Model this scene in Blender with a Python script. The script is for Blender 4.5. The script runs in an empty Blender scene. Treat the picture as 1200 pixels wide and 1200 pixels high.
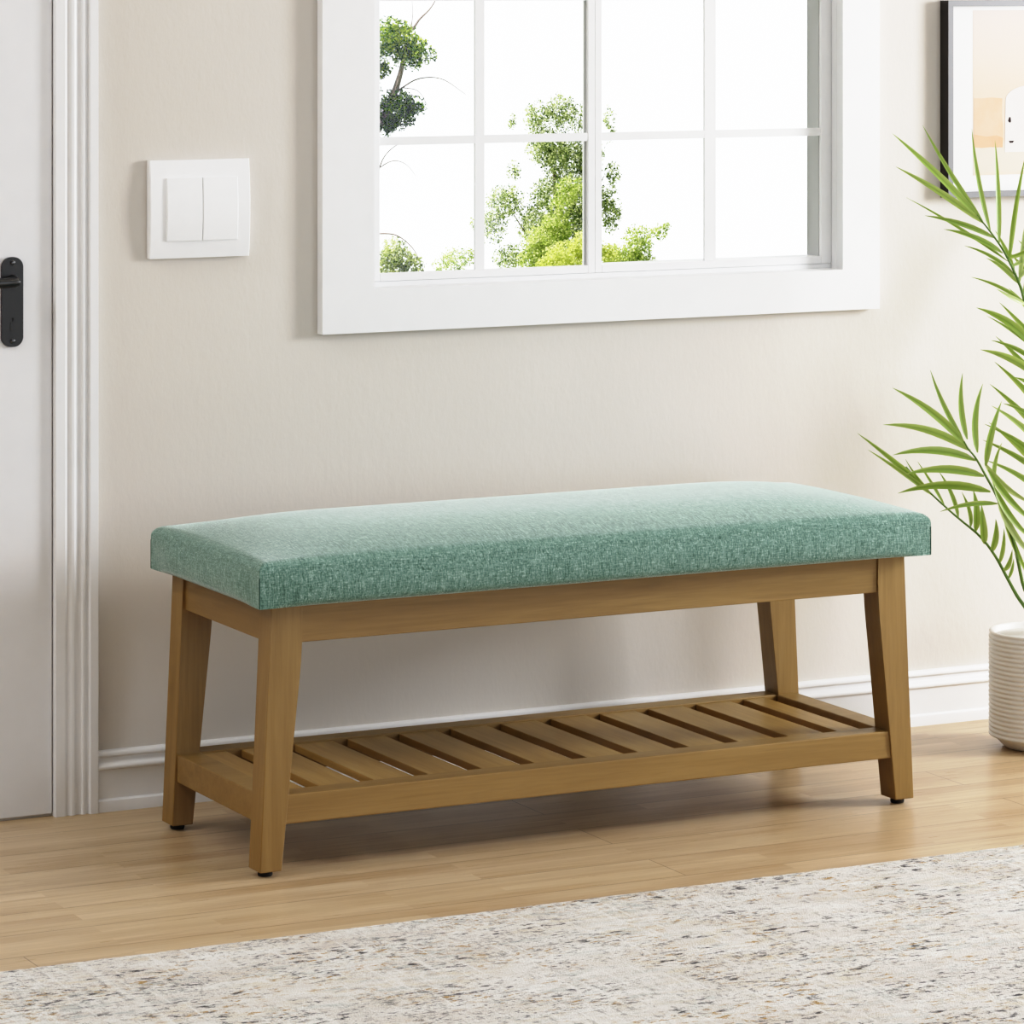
import bpy, bmesh, math, random
from mathutils import Vector, Matrix, noise
C = bpy.context.scene.collection
random.seed(7)

# ------------------------------------------------------------------ helpers
def lin(r, g, b):
    f = lambda c: (c/255/12.92) if c/255 <= .04045 else ((c/255+.055)/1.055)**2.4
    return (f(r), f(g), f(b), 1)

class NT:
    def __init__(s, name):
        s.m = bpy.data.materials.new(name); s.m.use_nodes = True
        s.t = s.m.node_tree; s.t.nodes.clear()
        s.out = s.n('ShaderNodeOutputMaterial')
        s.co = s.n('ShaderNodeTexCoord')
    def n(s, typ, ins=None, **kw):
        nd = s.t.nodes.new(typ)
        for k, v in kw.items(): setattr(nd, k, v)
        for k, v in (ins or {}).items(): s.set(nd, k, v)
        return nd
    def set(s, nd, k, v):
        if isinstance(v, bpy.types.NodeSocket): s.t.links.new(v, nd.inputs[k])
        elif isinstance(v, bpy.types.Node): s.t.links.new(v.outputs[0], nd.inputs[k])
        else: nd.inputs[k].default_value = v
    def mapped(s, scale, loc=(0,0,0), rot=(0,0,0), src='Object'):
        return s.n('ShaderNodeMapping', {'Vector': s.co.outputs[src], 'Scale': scale, 'Location': loc, 'Rotation': rot})
    def noise(s, vec, scale, detail=3, rough=.5, dist=0):
        return s.n('ShaderNodeTexNoise', {'Vector': vec, 'Scale': scale, 'Detail': detail, 'Roughness': rough, 'Distortion': dist})
    def ramp(s, fac, stops, interp='LINEAR'):
        r = s.n('ShaderNodeValToRGB', {'Fac': fac}); cr = r.color_ramp; cr.interpolation = interp
        while len(cr.elements) < len(stops): cr.elements.new(.5)
        for e, (p, c) in zip(cr.elements, stops):
            e.position = p; e.color = c if isinstance(c, tuple) else (c, c, c, 1)
        return r
    def mix(s, fac, a, b, blend='MIX'):
        m = s.n('ShaderNodeMix', data_type='RGBA', blend_type=blend)
        s.set(m, 0, fac); s.set(m, 6, a); s.set(m, 7, b)
        return m.outputs[2]
    def math(s, op, a, b=0.0):
        return s.n('ShaderNodeMath', {0: a, 1: b}, operation=op)
    def bump(s, h, strength, dist=.001):
        return s.n('ShaderNodeBump', {'Height': h, 'Strength': strength, 'Distance': dist})
    def bsdf(s, col, rough=.5, normal=None, **kw):
        b = s.n('ShaderNodeBsdfPrincipled', {'Base Color': col, 'Roughness': rough})
        if normal is not None: s.set(b, 'Normal', normal)
        for k, v in kw.items(): s.set(b, k.replace('_', ' '), v)
        s.t.links.new(b.outputs[0], s.out.inputs[0]); return b

def plain(name, col, rough=.5, **kw):
    nt = NT(name)
    v = nt.noise(nt.mapped((1,1,1)), 60, 2)
    c = nt.mix(nt.ramp(v, [(.3, 0.0), (.7, 1.0)]), tuple(x*.985 for x in col[:3])+(1,), col)
    nt.bsdf(c, rough, **kw); return nt.m

class MB:
    """collects geometry and links it as ONE mesh object"""
    def __init__(s): s.bm = bmesh.new()
    def box(s, a, b, bevel=0, seg=2):
        x0,y0,z0 = a; x1,y1,z1 = b
        vs = [s.bm.verts.new(p) for p in ((x0,y0,z0),(x1,y0,z0),(x1,y1,z0),(x0,y1,z0),(x0,y0,z1),(x1,y0,z1),(x1,y1,z1),(x0,y1,z1))]
        fs = [s.bm.faces.new([vs[i] for i in f]) for f in ((3,2,1,0),(4,5,6,7),(0,1,5,4),(1,2,6,5),(2,3,7,6),(3,0,4,7))]
        if bevel: s._bev(fs, bevel, seg)
        return s
    def _bev(s, fs, w, seg=2):
        es = {e for f in fs for e in f.edges}
        bmesh.ops.bevel(s.bm, geom=list(es), offset=w, segments=seg, profile=.5, affect='EDGES', clamp_overlap=True)
    def prism(s, poly, axis, t0, t1, bevel=0, seg=2):
        """poly: 2D points; axis 'y' -> (x,z) extruded along y; 'x' -> (y,z) along x; 'z' -> (x,y) along z"""
        def P(p, t): return {'y': (p[0], t, p[1]), 'x': (t, p[0], p[1]), 'z': (p[0], p[1], t)}[axis]
        A = [s.bm.verts.new(P(p, t0)) for p in poly]; B = [s.bm.verts.new(P(p, t1)) for p in poly]
        n = len(poly); fs = [s.bm.faces.new(A[::-1]), s.bm.faces.new(B)]
        for i in range(n): fs.append(s.bm.faces.new((A[i], A[(i+1)%n], B[(i+1)%n], B[i])))
        if bevel: s._bev(fs, bevel, seg)
        return s
    def lathe(s, prof, c=(0,0,0), n=64, cap0=True, cap1=True):
        R = [[s.bm.verts.new((c[0]+r*math.cos(2*math.pi*k/n), c[1]+r*math.sin(2*math.pi*k/n), c[2]+z)) for k in range(n)] for r, z in prof]
        for i in range(len(R)-1):
            for k in range(n): s.bm.faces.new((R[i][k], R[i][(k+1)%n], R[i+1][(k+1)%n], R[i+1][k]))
        if cap0: s.bm.faces.new(R[0][::-1])
        if cap1: s.bm.faces.new(R[-1])
        return s
    def tube(s, pts, radii, n=8):
        pts = [Vector(p) for p in pts]; R = []
        if not isinstance(radii, (list, tuple)): radii = [radii]*len(pts)
        up = None
        for i, p in enumerate(pts):
            t = (pts[min(i+1, len(pts)-1)] - pts[max(i-1, 0)]).normalized()
            if up is None: up = t.orthogonal().normalized()
            up = (up - t*up.dot(t)).normalized(); sd = t.cross(up)
            R.append([s.bm.verts.new(p + (up*math.cos(2*math.pi*k/n) + sd*math.sin(2*math.pi*k/n))*radii[i]) for k in range(n)])
        for i in range(len(R)-1):
            for k in range(n): s.bm.faces.new((R[i][k], R[i][(k+1)%n], R[i+1][(k+1)%n], R[i+1][k]))
        s.bm.faces.new(R[0][::-1]); s.bm.faces.new(R[-1]); return s
    def build(s, name, mat, parent=None, smooth=False, angle=35):
        bmesh.ops.recalc_face_normals(s.bm, faces=s.bm.faces)
        me = bpy.data.meshes.new(name); 
        if smooth:
            for f in s.bm.faces: f.smooth = True
            for e in s.bm.edges:
                if len(e.link_faces) == 2 and e.calc_face_angle(0) > math.radians(angle): e.smooth = False
        s.bm.to_mesh(me); s.bm.free()
        me.materials.append(mat)
        o = bpy.data.objects.new(name, me); C.objects.link(o)
        if parent: o.parent = parent
        return o

def tag(o, label=None, cat=None, group=None, kind=None):
    if label: o['label'] = label
    if cat: o['category'] = cat
    if group: o['group'] = group
    if kind: o['kind'] = kind
    return o
def empty(name, loc=(0,0,0), rz=0):
    o = bpy.data.objects.new(name, None); o.empty_display_size = .05; o.location = loc; o.rotation_euler = (0,0,rz)
    C.objects.link(o); return o
def spline(pts, n):
    """Catmull-Rom resample"""
    P = [Vector(p) for p in pts]; P = [P[0]*2-P[1]] + P + [P[-1]*2-P[-2]]; out = []
    m = len(P)-3
    for k in range(n+1):
        u = k/n*m; i = min(int(u), m-1); t = u-i; a,b,c,d = P[i:i+4]
        out.append(.5*((2*b)+(c-a)*t+(2*a-5*b+4*c-d)*t*t+(3*b-a-3*c+d)*t*t*t))
    return out

# ------------------------------------------------------------------ materials
def m_wall():
    nt = NT('plaster'); v = nt.mapped((1,1,1))
    big = nt.noise(v, 1.3, 3)
    col = nt.mix(nt.ramp(big, [(.35, 0.0), (.65, 1.0)]), lin(211,205,197), lin(216,210,202))
    vv = nt.mapped((1,1,.45))
    h = nt.math('ADD', nt.noise(vv, 55, 4, .6), nt.math('MULTIPLY', nt.noise(vv, 190, 3, .6), .35))
    nt.bsdf(col, .75, nt.bump(h, .16, .003), Specular_IOR_Level=.25); return nt.m
def m_paint(name, col=(234,234,234), rough=.38):
    nt = NT(name); h = nt.noise(nt.mapped((1,1,1)), 30, 2)
    c = nt.mix(nt.ramp(h, [(.3, 0.0), (.7, 1.0)]), lin(*[x-2 for x in col]), lin(*col))
    nt.bsdf(c, rough, Specular_IOR_Level=.35); return nt.m
def m_wood(name, axis, k=1.0):
    nt = NT(name)
    sc = {'x': (2.2, 40, 40), 'y': (40, 2.2, 40), 'z': (40, 40, 2.2)}[axis]
    v = nt.mapped(sc)
    g = nt.noise(v, 1.0, 5, .62, .6)
    sc2 = tuple(k*5 for k in sc)
    fine = nt.noise(nt.mapped(sc2), 1.0, 3, .6)
    big = nt.noise(nt.mapped(tuple(k*.2 for k in sc)), 1.0, 2)
    L_ = lambda *q: lin(*[x*k for x in q])
    c = nt.ramp(g, [(.28, L_(124,97,53)), (.5, L_(139,111,65)), (.72, L_(152,124,76))])
    c = nt.mix(nt.math('MULTIPLY', nt.ramp(fine, [(.45, 0.0), (.75, 1.0)]), .35), c, L_(110,84,46))
    c = nt.mix(nt.math('MULTIPLY', nt.ramp(big, [(.35, 0.0), (.7, 1.0)]), .35), c, L_(147,119,73))
    nt.bsdf(c, .40, nt.bump(fine, .12, .001), Specular_IOR_Level=.5); return nt.m
def m_fabric():
    nt = NT('green_woven_fabric')
    nz = nt.n('ShaderNodeSeparateXYZ', {'Vector': nt.n('ShaderNodeNewGeometry').outputs['Normal']})
    top = nt.ramp(nz.outputs[2], [(.55, 0.0), (.85, 1.0)])
    def two(a_side, a_top, d, r): return nt.mix(top, nt.noise(nt.mapped(a_side), 1.0, d, r).outputs[0], nt.noise(nt.mapped(a_top), 1.0, d, r).outputs[0])
    warp = two((560, 560, 70), (560, 80, 80), 3, .7)
    weft = two((70, 70, 560), (80, 560, 80), 3, .7)
    gr = nt.noise(nt.mapped((450, 450, 450)), 1.0, 2, .6)
    slub = two((200, 200, 14), (200, 18, 18), 3, .6)
    s = nt.math('ADD', nt.math('MULTIPLY', warp, .42), nt.math('MULTIPLY', weft, .30))
    s = nt.math('ADD', s, nt.math('MULTIPLY', gr, .28))
    c = nt.ramp(s, [(.36, lin(52,78,68)), (.47, lin(94,122,111)), (.54, lin(118,147,135)), (.66, lin(184,205,196))])
    c = nt.mix(nt.math('MULTIPLY', nt.ramp(slub, [(.45, 0.0), (.75, 1.0)]), .32), c, lin(148,174,163))
    b = nt.bsdf(c, .88, nt.bump(s, .5, .0025), Specular_IOR_Level=.15)
    b.inputs['Sheen Weight'].default_value = .9; b.inputs['Sheen Roughness'].default_value = .35
    b.inputs['Sheen Tint'].default_value = (.92,1,.96,1)
    return nt.m
def m_floor():
    nt = NT('oak_parquet')
    def brick(w, h, off, mortar, loc):
        b = nt.n('ShaderNodeTexBrick', {'Vector': nt.mapped((1,1,1), loc), 'Scale': 1.0, 'Mortar Size': mortar, 'Mortar Smooth': .1,
             'Bias': 0.0, 'Brick Width': w, 'Row Height': h, 'Color1': (0,0,0,1), 'Color2': (1,1,1,1), 'Mortar': (.5,.5,.5,1)}, offset=off, offset_frequency=2, squash=1.0)
        return b
    ROW = .108
    strip = brick(.42, ROW/3, .37, 0.0, (.13, .3247, 0))
    plank = brick(1.65, ROW, .41, .0009, (.42, .3247, 0))
    # grain, shifted per strip
    shift = nt.n('ShaderNodeVectorMath', {0: nt.co.outputs['Object'], 1: nt.n('ShaderNodeVectorMath', {0: strip.outputs['Color'], 1: (7.3, 3.1, 0)}, operation='MULTIPLY')}, operation='ADD')
    gm = nt.n('ShaderNodeMapping', {'Vector': shift.outputs[0], 'Scale': (2.2, 42, 1)})
    g = nt.noise(gm, 1.0, 5, .62, .8)
    fm = nt.n('ShaderNodeMapping', {'Vector': shift.outputs[0], 'Scale': (9, 320, 1)})
    f = nt.noise(fm, 1.0, 3, .6)
    cl = nt.noise(nt.n('ShaderNodeMapping', {'Vector': shift.outputs[0], 'Scale': (3, 9, 1)}), 1.0, 2)
    c = nt.ramp(strip.outputs['Color'], [(0.0, lin(178,152,119)), (.5, lin(190,166,132)), (1.0, lin(200,177,145))])
    c = nt.mix(nt.math('MULTIPLY', nt.ramp(g, [(.42, 0.0), (.72, 1.0)]), .62), c, lin(156,127,91))
    c = nt.mix(nt.math('MULTIPLY', nt.ramp(f, [(.50, 0.0), (.75, 1.0)]), .35), c, lin(151,124,90))
    c = nt.mix(nt.math('MULTIPLY', nt.ramp(cl, [(.45, 0.0), (.7, 1.0)]), .4), c, lin(205,184,152))
    c = nt.mix(nt.math('MULTIPLY', plank.outputs['Fac'], .7), c, lin(98,75,50))
    r = nt.ramp(f, [(.3, .27), (.8, .40)])
    nt.bsdf(c, r, nt.bump(f, .06, .001), Specular_IOR_Level=.5); return nt.m
def m_rug():
    nt = NT('distressed_rug')
    wob = nt.noise(nt.mapped((3,3,1)), 1.0, 2)
    base = nt.mix(nt.ramp(nt.noise(nt.mapped((5, 16, 1)), 1.0, 4, .7), [(.35, 0.0), (.65, 1.0)]), lin(221,214,206), lin(242,240,235))
    def layer(c, col, sc, seedx, lo, hi, amt, patch, plo=.45, phi=.62):
        a = nt.noise(nt.mapped(sc, (seedx, seedx*.7, 0)), 1.0, 4, .72)
        p = nt.noise(nt.mapped(patch, (seedx*1.3, seedx, 0)), 1.0, 3, .6)
        k = nt.math('MULTIPLY', nt.ramp(a, [(lo, 0.0), (hi, 1.0)]), nt.ramp(p, [(plo, 0.0), (phi, 1.0)]))
        return nt.mix(nt.math('MULTIPLY', k, amt), c, col)
    c = base
    c = layer(c, lin(214,200,170), (16, 40, 1), 3.1, .49, .63, .55, (4, 6, 1), .42, .60)
    c = layer(c, lin(176,183,180), (18, 50, 1), 9.7, .50, .61, .6, (5, 8, 1), .44, .60)
    c = layer(c, lin(196,186,180), (50, 110, 1), 21.7, .51, .62, .55, (3, 5, 1), .38, .56)
    c = layer(c, lin(170,132,60), (46, 100, 1), 15.2, .545, .605, .9, (8, 11, 1), .47, .58)
    c = layer(c, lin(52,52,58), (40, 100, 1), 31.9, .541, .598, .92, (9, 13, 1), .48, .56)
    c = layer(c, lin(84,84,88), (80, 170, 1), 41.3, .553, .608, .82, (5, 7, 1), .42, .54)
    c = layer(c, lin(130,128,126), (100, 34, 1), 53.1, .56, .62, .6, (5, 5, 1), .43, .58)
    # pale streaks along the warp (towards the viewer)
    st = nt.ramp(nt.noise(nt.mapped((120, 6, 1), (2.2, 0, 0)), 1.0, 3, .6), [(.56, 0.0), (.66, 1.0)])
    c = nt.mix(nt.math('MULTIPLY', st, .6), c, lin(243,240,235))
    # pale border line
    sx = nt.n('ShaderNodeSeparateXYZ', {'Vector': nt.co.outputs['Object']})
    d = nt.math('ABSOLUTE', nt.math('ADD', sx.outputs[0], .378))
    c = nt.mix(nt.ramp(d, [(.003, .5), (.006, 0.0)]), c, lin(244,242,236))
    pile = nt.noise(nt.mapped((420, 420, 420)), 1.0, 2, .7)
    c = nt.mix(nt.math('MULTIPLY', nt.ramp(pile, [(.35, 1.0), (.6, 0.0)]), .13), c, lin(150,142,134))
    nt.bsdf(c, .95, nt.bump(pile, .9, .004), Specular_IOR_Level=.1); return nt.m
def m_glass():
    nt = NT('window_glass')
    fr = nt.n('ShaderNodeFresnel', {'IOR': 1.25})
    t = nt.n('ShaderNodeBsdfTransparent', {'Color': (.985,.99,.99,1)}); g = nt.n('ShaderNodeBsdfGlossy', {'Roughness': .01})
    m = nt.n('ShaderNodeMixShader', {0: fr, 1: t, 2: g}); nt.t.links.new(m.outputs[0], nt.out.inputs[0]); return nt.m
def m_palm():
    nt = NT('palm_leaf'); uv = nt.n('ShaderNodeSeparateXYZ', {'Vector': nt.co.outputs['UV']})
    isl = nt.n('ShaderNodeNewGeometry')
    ac = nt.ramp(uv.outputs[0], [(0.0, lin(146,172,84)), (.30, lin(110,142,54)), (.46, lin(92,124,44)), (.5, lin(50,78,28)), (.54, lin(122,152,68)), (.75, lin(158,180,102)), (1.0, lin(192,206,144))])
    al = nt.ramp(uv.outputs[1], [(0.0, .55), (.25, .1), (.8, 0.0), (1.0, .35)])
    c = nt.mix(nt.math('MULTIPLY', al, .6), ac, lin(178,200,132))
    rnd = nt.ramp(isl.outputs['Random Per Island'], [(0.0, lin(84,112,44)), (.5, lin(134,160,76)), (.8, lin(176,192,122)), (1.0, lin(212,220,180))])
    c = nt.mix(.42, c, rnd)
    b = nt.bsdf(c, .38, Specular_IOR_Level=.45)
    tr = nt.n('ShaderNodeBsdfTranslucent', {'Color': nt.mix(.5, c, lin(190,215,110))})
    m = nt.n('ShaderNodeMixShader', {0: .28, 1: b.outputs[0], 2: tr}); nt.t.links.new(m.outputs[0], nt.out.inputs[0]); return nt.m
def m_foliage(name, stops, z0=0.0, kz=0.0):
    nt = NT(name); isl = nt.n('ShaderNodeNewGeometry')
    big = nt.noise(nt.mapped((1,1,1)), 1.6, 3)
    f = nt.math('ADD', nt.math('MULTIPLY', isl.outputs['Random Per Island'], .55), nt.math('MULTIPLY', big, .45))
    zz = nt.n('ShaderNodeSeparateXYZ', {'Vector': nt.co.outputs['Object']}).outputs[2]
    f = nt.math('ADD', f, nt.math('MULTIPLY', nt.math('SUBTRACT', zz, z0), kz))
    c = nt.ramp(f, stops)
    d = nt.n('ShaderNodeBsdfDiffuse', {'Color': c}); t = nt.n('ShaderNodeBsdfTranslucent', {'Color': c})
    m = nt.n('ShaderNodeMixShader', {0: .45, 1: d, 2: t}); nt.t.links.new(m.outputs[0], nt.out.inputs[0]); return nt.m

WALL = m_wall(); WHITE = m_paint('white_satin_paint'); DOORW = m_paint('white_door_paint', (230,230,231), .45)
CEIL = m_paint('ceiling_paint', (240,238,234), .8); PLASTIC = plain('white_switch_plastic', lin(240,240,240), .4)
WX, WY, WZ = m_wood('oak_along_x', 'x'), m_wood('oak_along_y', 'y'), m_wood('oak_along_z', 'z')
WSLAT = m_wood('oak_slat', 'y', 1.13); FABRIC = m_fabric(); SEAM = plain('dark_green_seam', lin(58,86,76), .9); FLOOR = m_floor(); RUG = m_rug(); GLASS = m_glass()
BLACK = plain('matt_black_metal', lin(40,40,40), .42); BLACKG = plain('satin_black_metal', lin(70,70,70), .30, Metallic=.8)
STEEL = plain('dark_screw_metal', lin(92,92,92), .3, Metallic=.9); RUBBER = plain('black_rubber', lin(24,20,18), .6)
FRAMEB = plain('black_frame_side', lin(34,29,25), .5); FRAMEG = plain('grey_frame_face', lin(126,126,128), .4)
MAT = plain('white_mat_board', lin(226,226,225), .8); CERAMIC = plain('white_ceramic', lin(228,224,218), .42)
REVEAL_SHADE = plain('grey_reveal_shade', lin(186,186,185), .7); SOIL = plain('pale_pebble_top', lin(214,210,204), .9); PALM = m_palm(); STEM = plain('palm_stem', lin(88,118,48), .45)
# ------------------------------------------------------------------ room shell
X0, X1, Y0, H = -2.6, 3.9, -4.3, 2.7
OPX0, OPX1, OPZ0, OPZ1, WT = .415, 1.2665, .7688, 1.86, .072
tag(MB().box((X0, Y0, -.04), (X1, WT, 0)).build('floor', FLOOR), kind='structure')
w = MB()
w.box((X0, 0, 0), (OPX0, WT, H)); w.box((OPX1, 0, 0), (X1, WT, H))
w.box((OPX0, 0, 0), (OPX1, WT, OPZ0)); w.box((OPX0, 0, OPZ1), (OPX1, WT, H))
tag(w.build('wall_back', WALL), kind='structure')
tag(MB().box((X0-.1, -4.2, 0), (X0, WT, H)).build('wall_left', WALL), kind='structure')
tag(MB().box((X1, -4.2, 0), (X1+.1, WT, H)).build('wall_right', WALL), kind='structure')
tag(MB().box((X0-.1, -4.2, H), (X1+.1, WT, H+.1)).build('ceiling', CEIL), kind='structure')

# baseboard (profile in y,z)
BP = [(0,0),(-.0155,0),(-.0155,.0150),(-.0150,.0168),(-.0125,.0178),(-.0110,.0195),(-.0110,.0618),(-.0125,.0632),(-.0152,.0640),(-.0160,.0662),(-.0152,.0690),
      (-.0125,.0712),(-.0095,.0735),(-.0080,.0765),(-.0080,.0802),(-.0100,.0815),(-.0118,.0835),(-.0118,.0868),(-.0100,.0895),(-.0070,.0908),(0,.0908)]
tag(MB().prism(BP, 'x', -.0385, X1).build('baseboard_back', WHITE, smooth=True, angle=40), kind='structure')

# door casing (profile in x,y) and door
DP = [(x, y if -.0142 < y < -.0138 or y == 0 else (-.0135+(y+.0135)*.6 if y > -.0170 else y)) for x, y in [(-.1060,0),(-.1060,-.0125),(-.1050,-.0140),(-.0905,-.0140),(-.0895,-.0128),(-.0865,-.0100),(-.0835,-.0112),(-.0815,-.0138),(-.0795,-.0148),(-.0760,-.0140),
      (-.0735,-.0105),(-.0705,-.0092),(-.0670,-.0095),(-.0645,-.0110),(-.0630,-.0150),(-.0610,-.0158),(-.0590,-.0150),(-.0575,-.0112),(-.0550,-.0102),(-.0535,-.0115),
      (-.0525,-.0165),(-.0515,-.0175),(-.0395,-.0175),(-.0385,-.0165),(-.0385,0)]]
tag(MB().prism(DP, 'z', 0, 2.16).build('trim_1', WHITE, smooth=True, angle=30), kind='structure')
door = empty('door_1', (-.55, -.004, 0)); tag(door, kind='structure')
def at_door(mb_obj): mb_obj.location = (.55, .004, 0); return mb_obj
at_door(MB().box((-.98, -.0042, .004), (-.1078, -.0002, 2.09), .0012).build('door_leaf', DOORW, door))
def rrect(cx, cz, w, h, r, n=10):
    P = []
    for (sx, sz, a0) in ((1,1,0),(-1,1,90),(-1,-1,180),(1,-1,270)):
        for k in range(n+1):
            a = math.radians(a0+90*k/n); P.append((cx+sx*(w/2-r)+r*math.cos(a), cz+sz*(h/2-r)+r*math.sin(a)))
    return P
hp = at_door(MB().prism(rrect(-.1698, .7706, .0335, .1335, .0150), 'y', -.0042, -.0088, .0010).build('handle_plate', BLACK, door, True, 40))
for z in (.8292, .7128):
    s = MB()
    s.lathe([(.0036,0),(.0036,.0008),(.0024,.0013),(.0010,.0015)], n=20)
    for v in s.bm.verts: v.co = Vector((-.1698+v.co.x, -.0088-v.co.z, z+v.co.y))
    s.build('screw', STEEL, hp, True)
k = MB(); k.lathe([(.0016,0),(.0016,.0004)], n=16)
for v in k.bm.verts: v.co = Vector((-.1695+v.co.x, -.0088-v.co.z, .7460+v.co.y))
k.box((-.1703, -.0092, .7395), (-.1687, -.0088, .7460))
k.build('keyhole', RUBBER, hp)
rn = MB(); rn.prism(rrect(-.1695, .7345, .0080, .0150, .0039), 'y', -.0088, -.0093); rn.build('lock_cover', BLACK, hp, True)
lv = MB(); q = -.0158
lv.tube([(-.1705,-.0088,.8020),(-.1725,-.0200,.8020),(-.1640+q,-.0300,.8020)], [.0095,.0080,.0075], 20)
lv.tube([(-.1555+q,-.0300,.8020),(-.1560+q,-.0320,.8020),(-.1600+q,-.0330,.8019),(-.19+q,-.0345,.8014),(-.23+q,-.0340,.8010),(-.272+q,-.0320,.8006),(-.2745+q,-.0318,.8006)], [.0036,.0072,.0078,.0077,.0074,.0068,.003], 20)
at_door(lv.build('lever', BLACKG, door, True, 60))

for o in (hp, bpy.data.objects['lever']): o.location.x -= .0016

# ------------------------------------------------------------------ window
win = empty('window_1', (.84, 0, .77)); tag(win, kind='structure')
def at_win(o): o.location = (-.84, 0, -.77); return o
CX0, CX1, CZ0, CZ1 = .3267, 1.3382, .7016, 1.93
cs = MB()
cs.box((CX0, -.020, CZ0), (CX1, -.0002, OPZ0)); cs.box((CX0, -.020, OPZ1), (CX1, -.0002, CZ1))
cs.box((CX0, -.020, OPZ0), (OPX0, -.0002, OPZ1)); cs.box((OPX1, -.020, OPZ0), (CX1, -.0002, OPZ1))
at_win(cs.build('casing', WHITE, win))
jb = MB()   # lining of the opening
jb.box((OPX0-.004, -.0006, OPZ0-.004), (OPX0+.0002, WT, OPZ1)); jb.box((OPX1-.0002, -.0006, OPZ0-.004), (OPX1+.004, WT, OPZ1))
jb.box((OPX0, -.0006, OPZ0-.006), (OPX1, WT, OPZ0+.0002)); jb.box((OPX0, -.0006, OPZ1-.0002), (OPX1, WT, OPZ1+.004))
at_win(jb.build('jamb', WHITE, win))
sl = MB(); sl.box((OPX0+.0002, .0165, OPZ0-.0005), (OPX1-.0003, .070, .7766))
at_win(sl.build('sill', WHITE, win))
lf = MB(); lf.box((OPX0+.004, .0175, .7765), (.4272, .070, OPZ1-.001), .0008)
at_win(lf.build('side_filler', WHITE, win))
def sash(x0, x1, sl_, sr, zb, mx0, mx1, yf, yg, mzs):
    zt = OPZ1-.003; b = .0008
    s = MB()
    s.box((x0, yf, .7770), (x0+sl_, yg+.0045, zt), b); s.box((x1-sr, yf, .7770), (x1, yg+.0045, zt), b)
    s.box((x0+sl_, yf, .7770), (x1-sr, yg+.0045, zb), b); s.box((x0+sl_, yf, zt-.02), (x1-sr, yg+.0045, zt), b)
    so = at_win(s.build('sash', WHITE, win))
    m = MB(); m.box((mx0, yf+.0005, zb), (mx1, yf+.006, zt-.02)); m.build('muntin', WHITE, so)
    for z0, z1 in mzs:
        m = MB(); m.box((x0+sl_, yf+.0008, z0), (x1-sr, yf+.0058, z1)); m.build('muntin', WHITE, so)
    MB().box((x1-sr-.0012, yf+.0065, zb), (x1-sr+.0006, yg+.004, zt-.02)).build('reveal_shade', REVEAL_SHADE, so)  # thin added strip, its grey paints the shade on the stile's inner side
    MB().box((x0+sl_-.004, yg, zb-.004), (x1-sr+.004, yg+.004, zt-.016)).build('pane', GLASS, so)
MZ = [(.9892, 1.0022), (1.215, 1.228), (1.44, 1.453), (1.66, 1.673)]
sash(.4278, .8210, .0125, .0125, .7893, .6068, .6230, .0150, .0240, MZ)
sash(.8214, 1.2660, .0125, .0198, .7893, 1.0245, 1.0452, .0152, .0545, MZ)

# ------------------------------------------------------------------ rug
rg = bmesh.new(); RX0, RX1, RY0, RY1, RT = -.74, 2.35, -2.45, -.8380, .0085
nx, ny = 900, 6
def redge(x): return .0016*noise.noise(Vector((x*60, 0, 3.3))) + .0016*noise.noise(Vector((x*190, 5, 1.3)))
cols = []
for i in range(nx+1):
    x = RX0+(RX1-RX0)*i/nx; e = redge(x); row = []
    for (y, z) in ((RY0, 0), (RY0, RT), (-1.4, RT), (RY1-.010+e, RT), (RY1-.003+e, RT-.001), (RY1+e, RT-.0035), (RY1+e*1.5, 0.0002)): row.append(rg.verts.new((x-.8, y+1.64, z)))
    cols.append(row)
for i in range(nx):
    for j in range(6): rg.faces.new((cols[i][j], cols[i+1][j], cols[i+1][j+1], cols[i][j+1]))
rg.faces.new(cols[0]); rg.faces.new(cols[-1][::-1])
r_ = MB(); r_.bm.free(); r_.bm = rg
for v in rg.verts: v.co += Vector((.8, -1.64, 0))
rug = r_.build('area_rug', RUG, smooth=True, angle=50)
tag(rug, 'cream distressed area rug with grey and ochre flecks on the wooden floor', 'rug')

# ------------------------------------------------------------------ bench
BX, BY = .55, -.34
bench = empty('storage_bench', (BX, BY, 0))
tag(bench, 'wooden entryway bench with sage green upholstered seat and slatted lower shelf', 'bench')
def at_b(o): o.location = (-BX, -BY, 0); return o
W_ = 1.10; ZC, ZA, ZS, ZSB, YF, YB = .3797, .3244, .1134, .0723, -.5128, -.1427
x0t, wt, x0b, wb, dl, zf = .0297, .0471, .0127, .0328, .0422, .0085
def legpoly(left):
    xi, xo = x0t+wt, x0t; si = (xi-x0b-wb)/(.318-zf); so_ = (xo-x0b)/(.36-zf)
    inner = [(xi-si*(.358-z)**2/.16, z) for z in (.278, .290, .302, .314, .326, .340, .356)]      # eased taper below the apron
    P = [(x0b, zf), (x0b+wb, zf)] + inner + [(xi, ZC+.004), (xo, ZC+.004), (xo-.0001, .362), (xo-so_*.035, .325)]
    return P if left else [(W_-x, z) for x, z in P][::-1]
for left in (True, False):
    for (ya, yb_) in ((YF, YF+dl), (YB-dl, YB)):
        o = at_b(MB().prism(legpoly(left), 'y', ya, yb_, .0016).build('leg', WZ, bench))
        cx = x0b+wb*.5; cx = cx if left else W_-cx
        MB().lathe([(.0095,0),(.0105,.0015),(.0105,.0092)], (cx, (ya+yb_)/2, 0), 24).build('foot_glide', RUBBER, o, True)
ax0, ax1 = x0t+wt-.001, W_-x0t-wt+.001
for (ya, yb_) in ((YF+.0035, YF+.0255), (YB-.0255, YB-.0035)):
    at_b(MB().box((ax0, ya, ZA), (ax1, yb_, ZC+.003), .0012).build('apron', WX, bench))
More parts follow.
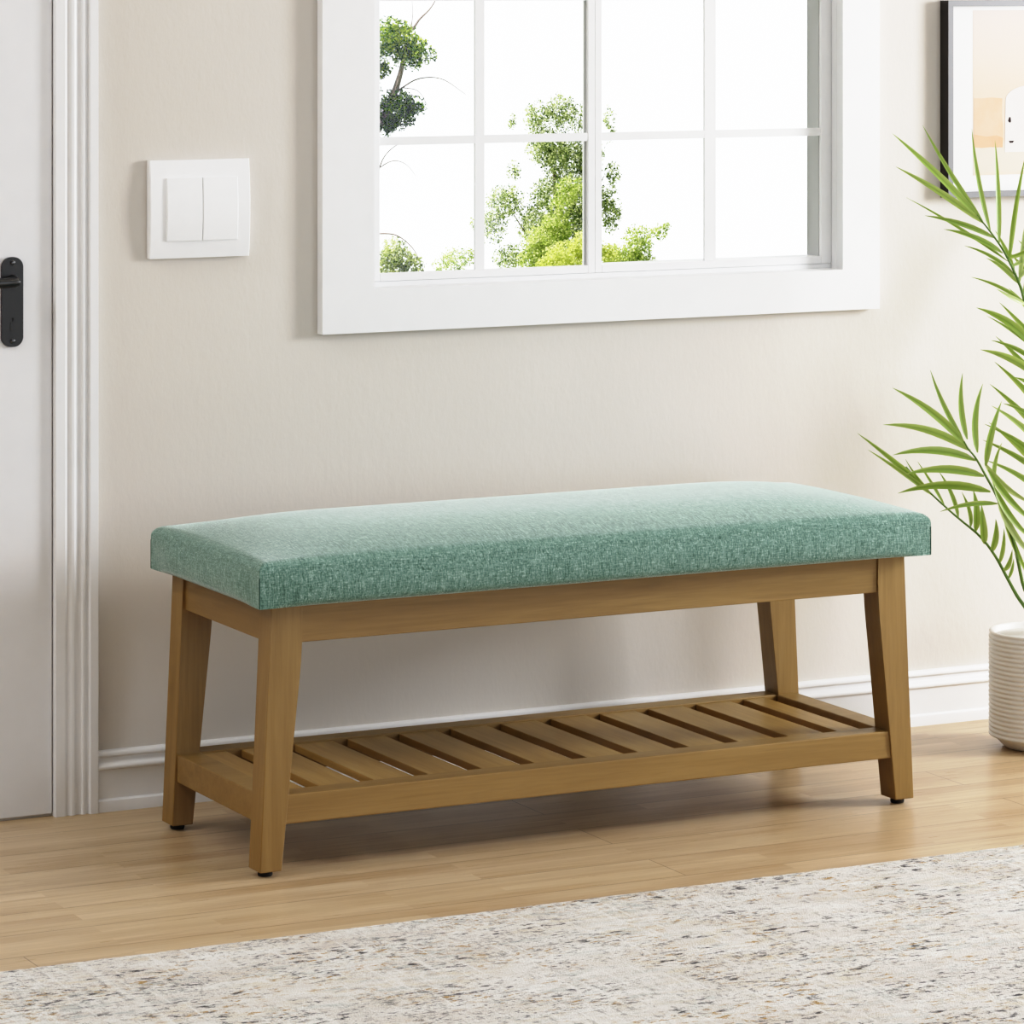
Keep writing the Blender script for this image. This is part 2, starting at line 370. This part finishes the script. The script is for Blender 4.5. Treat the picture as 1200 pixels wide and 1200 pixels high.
for (xa, xb) in ((x0t+.0035, x0t+.0255), (W_-x0t-.0255, W_-x0t-.0035)):
    at_b(MB().box((xa, YF+dl-.001, ZA), (xb, YB-dl+.001, ZC+.003), .0012).build('apron', WY, bench))
# lower shelf: one frame, loose slats as its sub-parts
lx = lambda z: x0b+(x0t-x0b)*(z-zf)/(.33-zf)              # outer edge of the leg at height z
li = lambda z: x0b+wb+(x0t+wt-x0b-wb)*(z-zf)/(.318-zf)    # inner edge
sf = MB(); rw = .0365
for (ya, yb_) in ((YF+.0032, YF+.0032+rw), (YB-.0032-rw, YB-.0032)):
    e = .0012
    sf.prism([(li(ZSB)-e, ZSB), (W_-li(ZSB)+e, ZSB), (W_-li(ZS)+e, ZS), (li(ZS)-e, ZS)], 'y', ya, yb_, .0016)
for s_ in (0, 1):
    xo = lx(.093)+.0030; xa, xb = xo, xo+.0375
    if s_: xa, xb = W_-xb, W_-xa
    sf.box((xa, YF+dl-.0012, ZSB), (xb, YB-dl+.0012, ZS), .0016)
shelf = at_b(sf.build('shelf_frame', WX, bench))
g0, pitch, gap = .1232, .0858, .0238
edges = [(.0545, g0-gap)] + [(g0+pitch*k, g0+pitch*(k+1)-gap) for k in range(10)] + [(g0+pitch*10, 1.0455-gap)]
for xa, xb in edges:
    MB().box((xa, YF+rw+.0030, ZS-.0138), (xb, YB-rw-.0030, ZS-.0026), .0010).build('slat', WSLAT, shelf)
# cushion
CY0, CD, ZB0, ZE = -.5404, .4089, .3800, .4430
def dome(x, y):
    f = lambda t, L, p: 1-(1-min(max(t, 0)/L, 1))**p
    z = ZE + .028*f(min(x, W_-x), .26, 2.6)*f(min(y, CD-y), CD/2, 2.6)
    t = min(x, W_-x, y, CD-y); r = .016
    if t < r: z -= (r-math.sqrt(max(r*r-(r-t)**2, 0)))*.85
    return z
def grid1(L, n, r=.021):
    e = [0, .0005, .0016, .0034, .006, .009, .0125, .0165, .021]
    return e + [r+(L-2*r)*k/n for k in range(1, n)] + [L-q for q in e[::-1]]
cb = bmesh.new(); gx, gy = grid1(W_, 70), grid1(CD, 30); nx, ny = len(gx), len(gy)
T = {}
for i, x in enumerate(gx):
    for j, y in enumerate(gy): T[i, j] = cb.verts.new((x, CY0+y, dome(x, y)))
for i in range(nx-1):
    for j in range(ny-1): cb.faces.new((T[i,j], T[i+1,j], T[i+1,j+1], T[i,j+1]))
loop = [(i, 0) for i in range(nx-1)] + [(nx-1, j) for j in range(ny-1)] + [(i, ny-1) for i in range(nx-1, 0, -1)] + [(0, j) for j in range(ny-1, 0, -1)]
prev = [T[q] for q in loop]; levels = 9
for l in range(1, levels+1):
    t = l/levels; cur = []
    for (i, j) in loop:
        x, y = gx[i], gy[j]; top = dome(x, y)
        z = top + (ZB0-top)*t
        bl = .0050*math.sin(math.pi*min(t*1.0, 1))**.8
        if t > .86: bl -= .0055*((t-.86)/.14)**2
        ox = oy = 0
        cx_ = min(1, min(x, W_-x)/.09); cy_ = min(1, min(y, CD-y)/.09); cx_ = cx_*cx_*(3-2*cx_); cy_ = cy_*cy_*(3-2*cy_)
        if j == 0: oy = -bl*cx_
        if j == ny-1: oy = bl*cx_
        if i == 0: ox = -bl*cy_
        if i == nx-1: ox = bl*cy_
        cur.append(cb.verts.new((x+ox, CY0+y+oy, z)))
    n = len(cur)
    for k in range(n): cb.faces.new((prev[k], cur[k], cur[(k+1)%n], prev[(k+1)%n]))
    prev = cur
cb.faces.new(prev)
m_ = MB(); m_.bm.free(); m_.bm = cb
cush = at_b(m_.build('seat_cushion', FABRIC, bench, True, 60))
for x in (0, W_):
    for y in (CY0, CY0+CD):
        sx = -1 if x == 0 else 1; sy = -1 if y == CY0 else 1
        sp = MB(); sp.tube([(x-sx*.0004, y-sy*.0004, ZB0+.001+(.042)*k/6) for k in range(7)], .0011, 8)
        sp.build('seam', SEAM, cush, True)

# ------------------------------------------------------------------ light switch
sw = empty('light_switch', (.127, 0, .90)); tag(sw, 'white double rocker light switch on the beige wall left of window', 'light switch')
def at_s(o): o.location = (-.127, 0, -.90); return o
def curved_plate(x0, x1, z0, z1, yb, yf, dome_, n=14, tilt=0):
    """plate on the wall whose face bows forward over its height"""
    m = MB(); R = []
    for k in range(n+1):
        t = k/n; z = z0+(z1-z0)*t; y = yf-dome_*(1-(2*t-1)**2)
        R.append([m.bm.verts.new(p) for p in ((x0, yb, z), (x0, y+.0012, z), (x0+.0012, y, z), (x1-.0012, y+tilt, z), (x1, y+.0012+tilt, z), (x1, yb, z))])
    for k in range(n):
        for j in range(5): m.bm.faces.new((R[k][j], R[k][j+1], R[k+1][j+1], R[k+1][j]))
        m.bm.faces.new((R[k][5], R[k][0], R[k+1][0], R[k+1][5]))
    m.bm.faces.new(R[0]); m.bm.faces.new(R[-1][::-1]); return m
at_s(curved_plate(.0452, .2085, .8270, .9757, -.0003, -.0105, .0050).build('cover_plate', PLASTIC, sw, True, 14))
at_s(curved_plate(.0707, .1287, .8535, .9486, -.0060, -.0163, .0026, 14, -.0006).build('rocker', PLASTIC, sw, True, 14))
at_s(curved_plate(.1294, .1879, .8535, .9486, -.0060, -.0166, .0026, 14, .0018).build('rocker', PLASTIC, sw, True, 14))

# ------------------------------------------------------------------ picture
PX0, PX1, PZ0, PZ1 = 1.4703, 1.768, .8815, 1.2125
pic = empty('framed_print', (1.6, 0, 1.05)); tag(pic, 'black framed peach abstract print hanging on wall right of the window', 'picture')
def at_p(o): o.location = (-1.6, 0, -1.05); return o
fm = MB(); fw = .0098
for (a, b_) in (((PX0, PZ0), (PX1, PZ0+fw)), ((PX0, PZ1-fw), (PX1, PZ1)), ((PX0, PZ0+fw), (PX0+fw, PZ1-fw)), ((PX1-fw, PZ0+fw), (PX1, PZ1-fw))):
    fm.box((a[0], -.0250, a[1]), (b_[0], -.0004, b_[1]))
fo = at_p(fm.build('frame', FRAMEB, pic))
ff = MB()
for (a, b_) in (((PX0, PZ0), (PX1, PZ0+fw)), ((PX0, PZ1-fw), (PX1, PZ1)), ((PX0, PZ0+fw), (PX0+fw, PZ1-fw)), ((PX1-fw, PZ0+fw), (PX1, PZ1-fw))):
    ff.box((a[0], -.0256, a[1]), (b_[0], -.0250, b_[1]))
tag(ff.build('frame_face', FRAMEG, fo), 'grey front face')
mt = at_p(MB().box((PX0+fw, -.0205, PZ0+fw), (PX1-fw, -.0010, PZ1-fw)).build('mat_board', MAT, pic))
def m_print():
    nt = NT('watercolour_wash'); sp = nt.n('ShaderNodeSeparateXYZ', {'Vector': nt.co.outputs['Object']})
    z = nt.math('ADD', sp.outputs[2], nt.math('MULTIPLY', nt.math('SUBTRACT', nt.noise(nt.mapped((1,1,1)), 30, 4), .5), .02))
    c = nt.ramp(nt.math('MULTIPLY', nt.math('SUBTRACT', z, .917), 3.5), [(0.0, lin(214,194,174)), (.03, lin(209,197,180)), (.19, lin(210,198,181)), (.21, lin(214,190,168)), (.50, lin(215,192,172)), (.70, lin(216,198,182)), (1.0, lin(215,201,192))])
    nt.bsdf(c, .85); return nt.m
def wash(name, a, b_):
    nt = NT(name); n_ = nt.noise(nt.mapped((1,1,1)), 22, 4)
    nt.bsdf(nt.mix(nt.ramp(n_, [(.35, 0.0), (.65, 1.0)]), a, b_), .85); return nt.m
pr = at_p(MB().box((1.5222, -.0208, .9180), (PX1-.0520, -.0200, 1.1960)).build('print', m_print(), pic))
def blob(poly, y, name, mat): MB().prism(poly, 'y', y, -.0206).build(name, mat, pr)
blob([(1.5240,.9655),(1.5400,.9640),(1.5560,.9650),(1.5820,.9642),(1.5835,.9900),(1.5810,1.0200),(1.5815,1.0470),(1.5600,1.0490),(1.5400,1.0478),(1.5245,1.0480)], -.02100, 'peach_patch', wash('peach_wash', lin(214,170,141), lin(215,180,155)))
blob([(1.5240,.9655),(1.5400,.9640),(1.5560,.9650),(1.5820,.9642),(1.5830,.9800),(1.5700,.9850),(1.5500,.9830),(1.5242,.9870)], -.02115, 'orange_patch', wash('orange_wash', lin(211,156,124), lin(214,168,138)))
arc = [(1.588+.055*(1-math.cos(a)), 1.045+.024*math.sin(a)) for a in [k*math.pi/16 for k in range(17)]]
blob([(1.5860,.9560)]+arc+[(1.6990,.9560)], -.02130, 'white_shape', wash('white_wash', lin(214,208,204), lin(217,213,208)))
blob([(1.5925,1.0090),(1.5950,1.0155),(1.5980,1.0150),(1.5990,1.0080),(1.5975,1.0055),(1.5945,1.0062)], -.02150, 'dark_mark', plain('ink', lin(38,14,14), .8))
blob([(1.5940,.9750),(1.6050,.9752),(1.6025,.9715),(1.5965,.9713)], -.02150, 'dark_mark', bpy.data.materials['ink'])
blob([(1.6500,1.0060),(1.6530,1.0120),(1.6560,1.0050),(1.6530,1.0010)], -.02150, 'dark_mark', bpy.data.materials['ink'])

# ------------------------------------------------------------------ potted palm
plant = empty('potted_palm', (1.5049, -.2428, 0), -.46829)
tag(plant, 'green feathery palm in a white ribbed ceramic pot on the floor', 'plant')
prof = [(.050,0),(.058,.001),(.0640,.0060),(.0700,.0125),(.0755,.0170)]
z = .0185; ribs = 22; step = (.1835-z)/ribs
for k in range(ribs):
    zb = z+step*k
    prof += [(.0812,zb+step*.08),(.0832,zb+step*.26),(.0838,zb+step*.5),(.0832,zb+step*.74),(.0812,zb+step*.94)]
prof += [(.0815,.1850),(.0828,.1868),(.0822,.1888),(.0800,.1896),(.0770,.1890),(.0755,.1870),(.0750,.1700)]
pot = MB().lathe(prof, n=96, cap1=False).build('pot', CERAMIC, plant, True, 70)
so = MB(); so.lathe([(.076,.1690),(.0755,.1800),(.060,.1826),(.030,.1838),(.004,.1842)], n=48); so.build('soil', SOIL, plant, True)
FRONDS = []
FRONDS.append(([(14, 194), (10, 326), (0, 520), (-15, 659), (-31, 733), (-40, 760), (-54, 791), (-68, 816), (-89, 845), (-107, 867)], [(-103, 862, -244, 999, 13, 3), (-97, 854, -238, 945, 12, 4), (-97, 856, -194, 1012, 9, -3), (-85, 840, -118, 1008, 9, -3), (-71, 819, -74, 987, 10, 0), (-54, 792, -31, 963, 9, 3), (-79, 830, -193, 867, 10, 6), (-65, 805, -161, 844, 10, 6), (-57, 792, -221, 895, 6, 4), (-46, 770, -124, 815, 8, 5), (-40, 756, -93, 798, 8, 4), (-31, 726, -114, 765, 7, 5), (-46, 774, -74, 840, 8, 3), (-38, 756, -4, 930, 10, 4), (-32, 738, 18, 881, 10, 4), (-28, 722, -78, 749, 8, -3), (-40, 763, 15, 812, 9, 4), (-50, 784, 8, 798, 8, 3), (-57, 798, -15, 820, 8, -3)]))
FRONDS.append(([(7, 194), (-10, 235), (-28, 259), (-42, 315), (-56, 363), (-78, 415), (-100, 455), (-114, 479), (-125, 492), (-133, 506)], [(-131, 501, -251, 595, 14, 8), (-122, 490, -261, 530, 14, 12), (-113, 474, -249, 485, 15, 11), (-99, 448, -229, 454, 15, 10), (-88, 422, -236, 417, 15, 12), (-76, 402, -171, 392, 9, 6), (-135, 509, -189, 622, 9, -5), (-128, 509, -136, 616, 11, -6), (-111, 487, -101, 597, 12, 8), (-97, 465, -72, 570, 13, 8), (-82, 429, -69, 501, 8, 5), (-93, 458, -6, 365, 12, -9), (-82, 429, -10, 337, 12, -9), (-76, 409, -7, 305, 12, -8), (-69, 395, -7, 256, 10, -6), (-99, 470, -8, 395, 11, -9)]))
FRONDS.append(([(-7, 194), (-21, 220), (-38, 245), (-54, 274), (-75, 312), (-100, 344), (-138, 376), (-182, 416), (-221, 458)], [(-179, 413, -300, 513, 10, 3), (-176, 410, -282, 485, 8, 3), (-200, 434, -249, 474, 7, 0), (-186, 423, -224, 473, 5, 0), (-158, 395, -201, 465, 6, 0), (-135, 374, -168, 451, 8, 3), (-115, 359, -133, 420, 8, 3), (-107, 351, -110, 419, 13, 2), (-92, 331, -99, 398, 14, -2), (-81, 317, -75, 373, 12, -3), (-68, 298, -60, 356, 8, -3), (-61, 287, -50, 326, 9, -3), (-53, 273, -43, 305, 6, -2)]))
FRONDS.append(([(18, 194), (29, 312), (38, 437), (26, 520), (4, 573)], [(10, 562, -38, 598, 12, 6), (21, 465, -79, 554, 12, 8), (29, 437, -86, 520, 11, 8), (32, 416, -92, 497, 12, 9), (33, 381, -88, 465, 12, 10), (4, 520, -57, 555, 9, 5), (4, 573, -32, 595, 11, 3), (29, 520, 71, 631, 12, 5), (33, 479, 99, 576, 12, 5), (36, 437, 113, 520, 12, 5), (35, 395, 113, 465, 12, 5)]))
FRONDS.append(([(24, 194), (43, 354), (51, 492), (36, 590), (13, 631)], [(-6, 648, -97, 709, 15, 9), (4, 595, -88, 638, 14, 8), (7, 615, -71, 654, 9, 6), (18, 624, -82, 697, 7, 5), (15, 631, -10, 729, 12, 4), (29, 604, 78, 715, 12, 5), (43, 548, 113, 645, 12, 5), (49, 506, 119, 590, 12, 5)]))

def leaflet(bm, uvl, P0, P1, w, bow, face, sag):
    d = P1-P0; L = d.length; t0 = d.normalized(); sd = t0.cross(face).normalized(); nf = sd.cross(t0).normalized()
    N = 9; rows = []
    for k in range(N+1):
        t = k/N
        c = P0 + d*t + sd*(bow*4*t*(1-t)) + nf*(sag*4*t*(1-t))
        hw = w/2*max(.04, (math.sin(math.pi*min(1, t**.75*.96+.04))**.75)*(1-.18*t)) if k < N else .0002
        rows.append((t, [bm.verts.new(c + sd*hw*q + nf*(abs(q)*hw*.32)) for q in (-1, -.5, 0, .5, 1)]))
    for k in range(N):
        for j in range(4):
            f = bm.faces.new((rows[k][1][j], rows[k][1][j+1], rows[k+1][1][j+1], rows[k+1][1][j])); f.smooth = True
            for lp, (uu, vv) in zip(f.loops, ((j/4, rows[k][0]), ((j+1)/4, rows[k][0]), ((j+1)/4, rows[k+1][0]), (j/4, rows[k+1][0]))): lp[uvl].uv = (uu, vv)
def frond(rach, leaves, rr=.0024):
    bm = bmesh.new(); uvl = bm.loops.layers.uv.new('UVMap')
    for (P0, P1, w, bow, face, sag) in leaves: leaflet(bm, uvl, P0, P1, w, bow, face, sag)
    m = MB(); m.bm.free(); m.bm = bm
    me = bpy.data.meshes.new('frond'); bm.to_mesh(me); bm.free(); me.materials.append(PALM)
    o = bpy.data.objects.new('frond', me); C.objects.link(o); o.parent = plant
    pts = spline(rach, 28)
    MB().tube(pts, [rr*(1-.68*k/28) for k in range(29)], 8).build('stem', STEM, o, True)
rnd = random.Random(11)
depth = {0: -.03, 1: -.085, 2: -.03, 3: .03, 4: .05}
for fi, (R, Ls) in enumerate(FRONDS):
    n = len(R)-1
    dy = lambda zz: depth[fi]*min(1, max(0, (zz-194)/350))
    rach = [Vector((x, dy(zz)*1000, zz))/1000 for x, zz in R]
    rach[0] = Vector((R[0][0]*.55/1000, depth[fi]*.25, .180))
    leaves = []
    for (bx, bz, tx, tz, w, bow) in Ls:
        P0 = Vector((bx, dy(bz)*1000, bz))/1000; P1 = Vector((tx, dy(tz)*1000+rnd.uniform(-28, 28), tz))/1000
        face = Vector((rnd.uniform(-.35,.35), -1, rnd.uniform(-.1,.45))).normalized()
        sg = -1 if (P1-P0).cross(Vector((0,-1,0))).z > 0 else 1
        # 'bow' bends the leaflet upwards on the page when positive
        leaves.append((P0, P1, w/1000, -bow/1000*sg, face, rnd.uniform(-.004,.008)))
    # join each leaflet to the stem
    frond(rach, leaves, .0036)
# fronds on the far side of the plant, feather shaped
def feather(az, lean, Lr, droop, npair):
    a = math.radians(az); out = Vector((math.cos(a), math.sin(a), 0)); pts = []
    for k in range(9):
        t = k/8; pts.append(out*(.012+lean*t*t+.05*t)+Vector((0,0,.18+Lr*(t-droop*t*t*t))))
    sp = spline(pts, 40); leaves = []
    for k in range(npair):
        t = .34+.66*k/(npair-1); i = min(int(t*40), 39); P = sp[i]; tg = (sp[i+1]-sp[i]).normalized()
        for sgn in (-1, 1):
            side = tg.cross(Vector((0,0,1))).normalized()*sgn
            ang = .45+.35*t
            d = (tg*ang+side*(1-ang*.6)+Vector((0,0,.15))).normalized()
            l = .17*(1-.55*abs(t-.6)); l *= rnd.uniform(.9,1.1)
            leaves.append((P, P+d*l-Vector((0,0,.03*l/.17)), .012, .004*sgn, (tg.cross(side)*sgn).normalized(), .006))
    frond(pts, leaves, .0026)
feather(20, .22, .62, .25, 11); feather(65, .12, .78, .15, 12); feather(-25, .26, .50, .3, 10)

# ------------------------------------------------------------------ outdoors
GM = NT('distant_grass'); gn = GM.noise(GM.mapped((1,1,1)), .4, 4); GM.bsdf(GM.ramp(gn, [(.3, lin(96,120,58)), (.7, lin(150,165,95))]), .9)
gd = MB(); gd.box((-30, 3, -9.3), (70, 97, -9.0)); tag(gd.build('ground', GM.m), kind='structure')
BARK = plain('pale_bark', lin(150,132,132), .85)
FA = m_foliage('crown_green', [(.26, lin(70,92,58)), (.40, lin(142,164,104)), (.52, lin(204,214,156)), (.70, lin(236,240,204))])
FM = m_foliage('crown_light', [(.26, lin(128,154,74)), (.42, lin(188,206,118)), (.56, lin(226,234,158)), (.72, lin(244,246,206))])
FM2 = m_foliage('crown_olive', [(.26, lin(78,98,50)), (.42, lin(154,172,92)), (.56, lin(214,222,142)), (.72, lin(240,243,196))], 4.2, .25)
FD = m_foliage('crown_dark', [(.18, lin(16,42,10)), (.40, lin(50,96,20)), (.56, lin(128,170,40)), (.74, lin(222,234,96))], 9.25, .28)
FL = m_foliage('crown_yellow', [(.2, lin(196,206,116)), (.45, lin(228,234,152)), (.7, lin(244,246,196))])
RZ = -.46829
def tree(name, label, loc, s, clumps, mat, trunk, leaf, density, seed, branches=(), rad=.05, depthf=.8, group=None):
    """s = metres per layout unit, clumps = ellipsoids of leaves (x, z, rx, rz, sparsity)"""
    r = random.Random(seed); root = empty(name, loc, RZ); tag(root, label, 'tree' if 'tree' in name else 'shrub', group)
    bm = bmesh.new()
    for (cx, cz, rx, rz, k) in clumps:
        n = int(density*rx*rz*k*1.4)
        for _ in range(n):
            while True:
                p = Vector((r.uniform(-1,1), r.uniform(-1,1), r.uniform(-1,1)))
                if p.length < 1 and r.random() > p.length**3: break
            # leaves gather in sprigs
            q = Vector((cx+p.x*rx, p.y*min(rx, rz)*depthf, cz+p.z*rz))
            if noise.noise(q*.13+Vector((seed, 0, 0)))+.6*noise.noise(q*.38+Vector((0, seed, 0))) < -.10: continue
            q *= s
            d = Vector((r.gauss(0,1), r.gauss(0,1), r.gauss(0,1)+.5)).normalized(); e = d.orthogonal().normalized()
            e = (Matrix.Rotation(r.uniform(0, 6.28), 3, d) @ e); l = leaf*r.uniform(.6, 1.35)
            bm.faces.new([bm.verts.new(q+v) for v in (-d*l*.5, e*l*.3, d*l*.6, -e*l*.3)])
    me = bpy.data.meshes.new('crown'); bm.to_mesh(me); bm.free(); me.materials.append(mat)
    o = bpy.data.objects.new('crown', me); C.objects.link(o); o.parent = root
    t = MB(); t.tube([Vector((x, 0, z))*s for x, z in trunk], [rad*(1-.75*k/(len(trunk)-1)) for k in range(len(trunk))], 8)
    t.build('trunk', BARK, root, True)
    for pts, rb in branches:
        b_ = MB(); P = spline([Vector((x, 0, z))*s for x, z in pts], 14); b_.tube(P, [rb*(1-.7*k/14) for k in range(15)], 6); b_.build('branch', BARK, root, True)
# clump coordinates: x to the right of the trunk foot, z above eye-line datum, in layout units
def cl(L, u0, v0): return [(u-u0, v0-v, ru, rv, k) for (u, v, ru, rv, k) in L]
tree('garden_tree', 'tall loose grey green tree seen behind the middle of the window', (35.74, 67.31, -9.0), .0183,
     cl([(630,138,20,24,.6),(658,132,22,26,.65),(684,142,15,28,.55),(714,146,9,26,.4),(600,142,7,10,.5),(640,172,28,26,.8),(662,186,32,34,.95),(690,184,20,38,.8),(718,203,11,16,.5),(602,200,10,14,.4),
         (592,236,26,24,.7),(578,264,20,26,.55),(650,228,34,28,.95),(690,232,26,34,1.1),(716,246,14,32,.75),(632,262,30,28,.9),(672,264,34,30,1.2),(600,302,26,20,.6),(642,296,32,26,1.0),(668,325,48,44,1.1)], 650, 526),
     FA, [(-5,0),(0,180),(4,270),(-2,330)], .050, 4.6, 3,
     [([(0,215),(-30,248),(-55,285)], .03), ([(2,246),(35,285),(58,320)], .03)], .105)
tree('garden_tree', 'light green bushy tree in front of the tall grey green tree outside', (34.95, 65.44, -9.0), .01785,
     cl([(664,222,20,18,.8),(654,240,18,16,.7),(648,266,24,20,.9),(636,284,32,24,1),(628,304,30,20,1),(640,335,36,36,.8)], 655, 541), FM, [(0,0),(0,120),(0,200)], .05, 4.4, 8, (), .105)
tree('garden_shrub', 'yellow green rounded shrub outside, lowest in front of the tall tree', (34.03, 63.65, -9.0), .0174,
     cl([(664,304,32,24,1),(688,288,22,22,1),(712,305,16,22,.9),(644,314,20,16,1),(680,340,50,35,.8)], 660, 555), FL, [(0,0),(0,120),(0,200)], .05, 4.6, 5, (), .105)
tree('garden_shrub', 'pale green shrub outside, just right of the window mullion', (35.7, 63.81, -9.0), .0176,
     cl([(720,300,18,18,.9),(748,284,22,24,.8),(740,306,34,18,1.1),(772,272,14,12,.5),(780,264,7,7,.5),(740,340,45,30,.8)], 740, 548), FM, [(0,0),(2,120),(4,210)], .048, 4.2, 9, (), .10)
tree('garden_shrub', 'small olive shrub outside in the lower left window pane', (31.91, 67.24, -9.0), .0179,
     cl([(462,302,24,28,1.0),(482,310,18,16,.8),(455,330,34,30,.8)], 462, 538), FM2, [(0,0),(0,120),(0,205)], .05, 4.2, 13,
     [([(-22,265),(2,263),(22,247),(34,223)], .02)], .105)
tree('garden_shrub', 'faint low shrub outside beside the left vertical glazing bar', (32.83, 66.27, -9.0), .0178,
     cl([(532,306,20,20,.7),(515,312,12,11,.6),(549,300,11,13,.5),(554,262,5,12,.35),(530,335,32,25,.7)], 532, 542), FM, [(0,0),(0,120),(0,200)], .045, 3.6, 17, (), .095)
tree('garden_tree', 'dark green tree with bare arching branches at the left edge of window', (14.62, 30.96, -9.0), .00893,
     cl([(456,46,26,28,1),(484,62,24,24,1),(446,82,16,14,.7),(507,66,8,9,.4),(472,52,20,30,.7),(466,130,28,26,1.3),(452,146,20,16,1.1),(488,126,14,14,.7),(450,164,12,4,.4),(420,90,30,70,.9),(400,180,34,60,.6)], 430, 1116),
     FD, [(-14,0),(-12,500),(-6,900),(4,950),(20,976),(34,1010),(40,1030),(46,1060)], .030, 4.2, 21,
     [([(36,1008),(60,1022),(88,1022),(116,1004)], .010), ([(54,1080),(62,1092),(74,1104),(84,1120)], .016), ([(52,1082),(54,1100),(52,1125)], .006),
      ([(10,900),(20,930),(38,946),(56,948)], .008), ([(10,915),(30,926),(46,922),(58,908)], .007), ([(40,1012),(60,1008),(72,990)], .006)], .075)

# ------------------------------------------------------------------ light
wd = bpy.data.worlds.new('sky'); bpy.context.scene.world = wd; wd.use_nodes = True
t = wd.node_tree; t.nodes.clear()
tc = t.nodes.new('ShaderNodeTexCoord'); sp = t.nodes.new('ShaderNodeSeparateXYZ'); rp = t.nodes.new('ShaderNodeValToRGB'); bg = t.nodes.new('ShaderNodeBackground'); ow = t.nodes.new('ShaderNodeOutputWorld')
t.links.new(tc.outputs['Generated'], sp.inputs[0]); t.links.new(sp.outputs[1], rp.inputs[0])
rp.color_ramp.elements[0].position = 0.0; rp.color_ramp.elements[0].color = (.16,.17,.185,1)
rp.color_ramp.elements[1].position = .35; rp.color_ramp.elements[1].color = (2.0,2.03,2.06,1)
t.links.new(rp.outputs[0], bg.inputs[0]); bg.inputs[1].default_value = 1.0; t.links.new(bg.outputs[0], ow.inputs[0])
def area(name, loc, target, sx, sy, power, col=(1,1,1)):
    l = bpy.data.lights.new(name, 'AREA'); l.shape = 'RECTANGLE'; l.size = sx; l.size_y = sy; l.energy = power; l.color = col
    o = bpy.data.objects.new(name, l); C.objects.link(o); o.location = loc
    o.rotation_euler = (Vector(target)-Vector(loc)).to_track_quat('-Z', 'Y').to_euler(); return o
area('key_light', (3.5, -1.45, 1.30), (.7, -.2, .45), .8, .8, 108, (.955, .98, 1.03))
area('ceiling_softbox', (-.7, -1.7, 2.66), (-.4, -1.3, 0), 2.8, 2.2, 10, (.93, .98, 1.05))
area('front_fill', (1.9, -4.4, .95), (.7, -.2, .45), 1.8, 1.3, 33, (.93, .98, 1.05))  # added low fill lamp on the viewer's side, no window is known there
area('left_fill', (-2.2, -.50, 2.35), (.2, -.4, .4), .8, .9, 21, (.96, .99, 1.03))  # added fill lamp to brighten left-facing sides, wall has no window
sun = bpy.data.lights.new('sun', 'SUN'); sun.energy = 8.0; sun.angle = .02; sun.color = (1,.96,.88)
so_ = bpy.data.objects.new('sun', sun); C.objects.link(so_); so_.rotation_euler = Vector((.55, -.02, -.83)).to_track_quat('-Z', 'Y').to_euler()

# ------------------------------------------------------------------ camera
cam = bpy.data.cameras.new('camera'); co = bpy.data.objects.new('camera', cam); C.objects.link(co)
co.location = (-2.07063, -5.40633, 1.26319); co.rotation_euler = (math.pi/2, 0, -.46829)
cam.sensor_width = 36; cam.sensor_fit = 'HORIZONTAL'; cam.lens = 36*4478.21/1200
cam.shift_y = -(600+34.7436)/1200; cam.clip_end = 400
bpy.context.scene.camera = co
sc = bpy.context.scene
sc.view_settings.view_transform = 'Standard'; sc.view_settings.look = 'None'; sc.view_settings.exposure = 0; sc.view_settings.gamma = 1

vs = sc.view_settings; vs.use_curve_mapping = True; cm = vs.curve_mapping       # soft highlight shoulder
cm.white_level = (3, 3, 3); cu = cm.curves[3]
pts = [(0,0), (.03,.014), (.08,.052), (.2,.175), (.45,.445), (.7,.69), (1.0,.86), (1.5,.965), (2.2,1.0), (3.0,1.0)]
while len(cu.points) < len(pts): cu.points.new(.5, .5)
for p, q in zip(cu.points, pts): p.location = (q[0]/3, q[1])
cm.update()
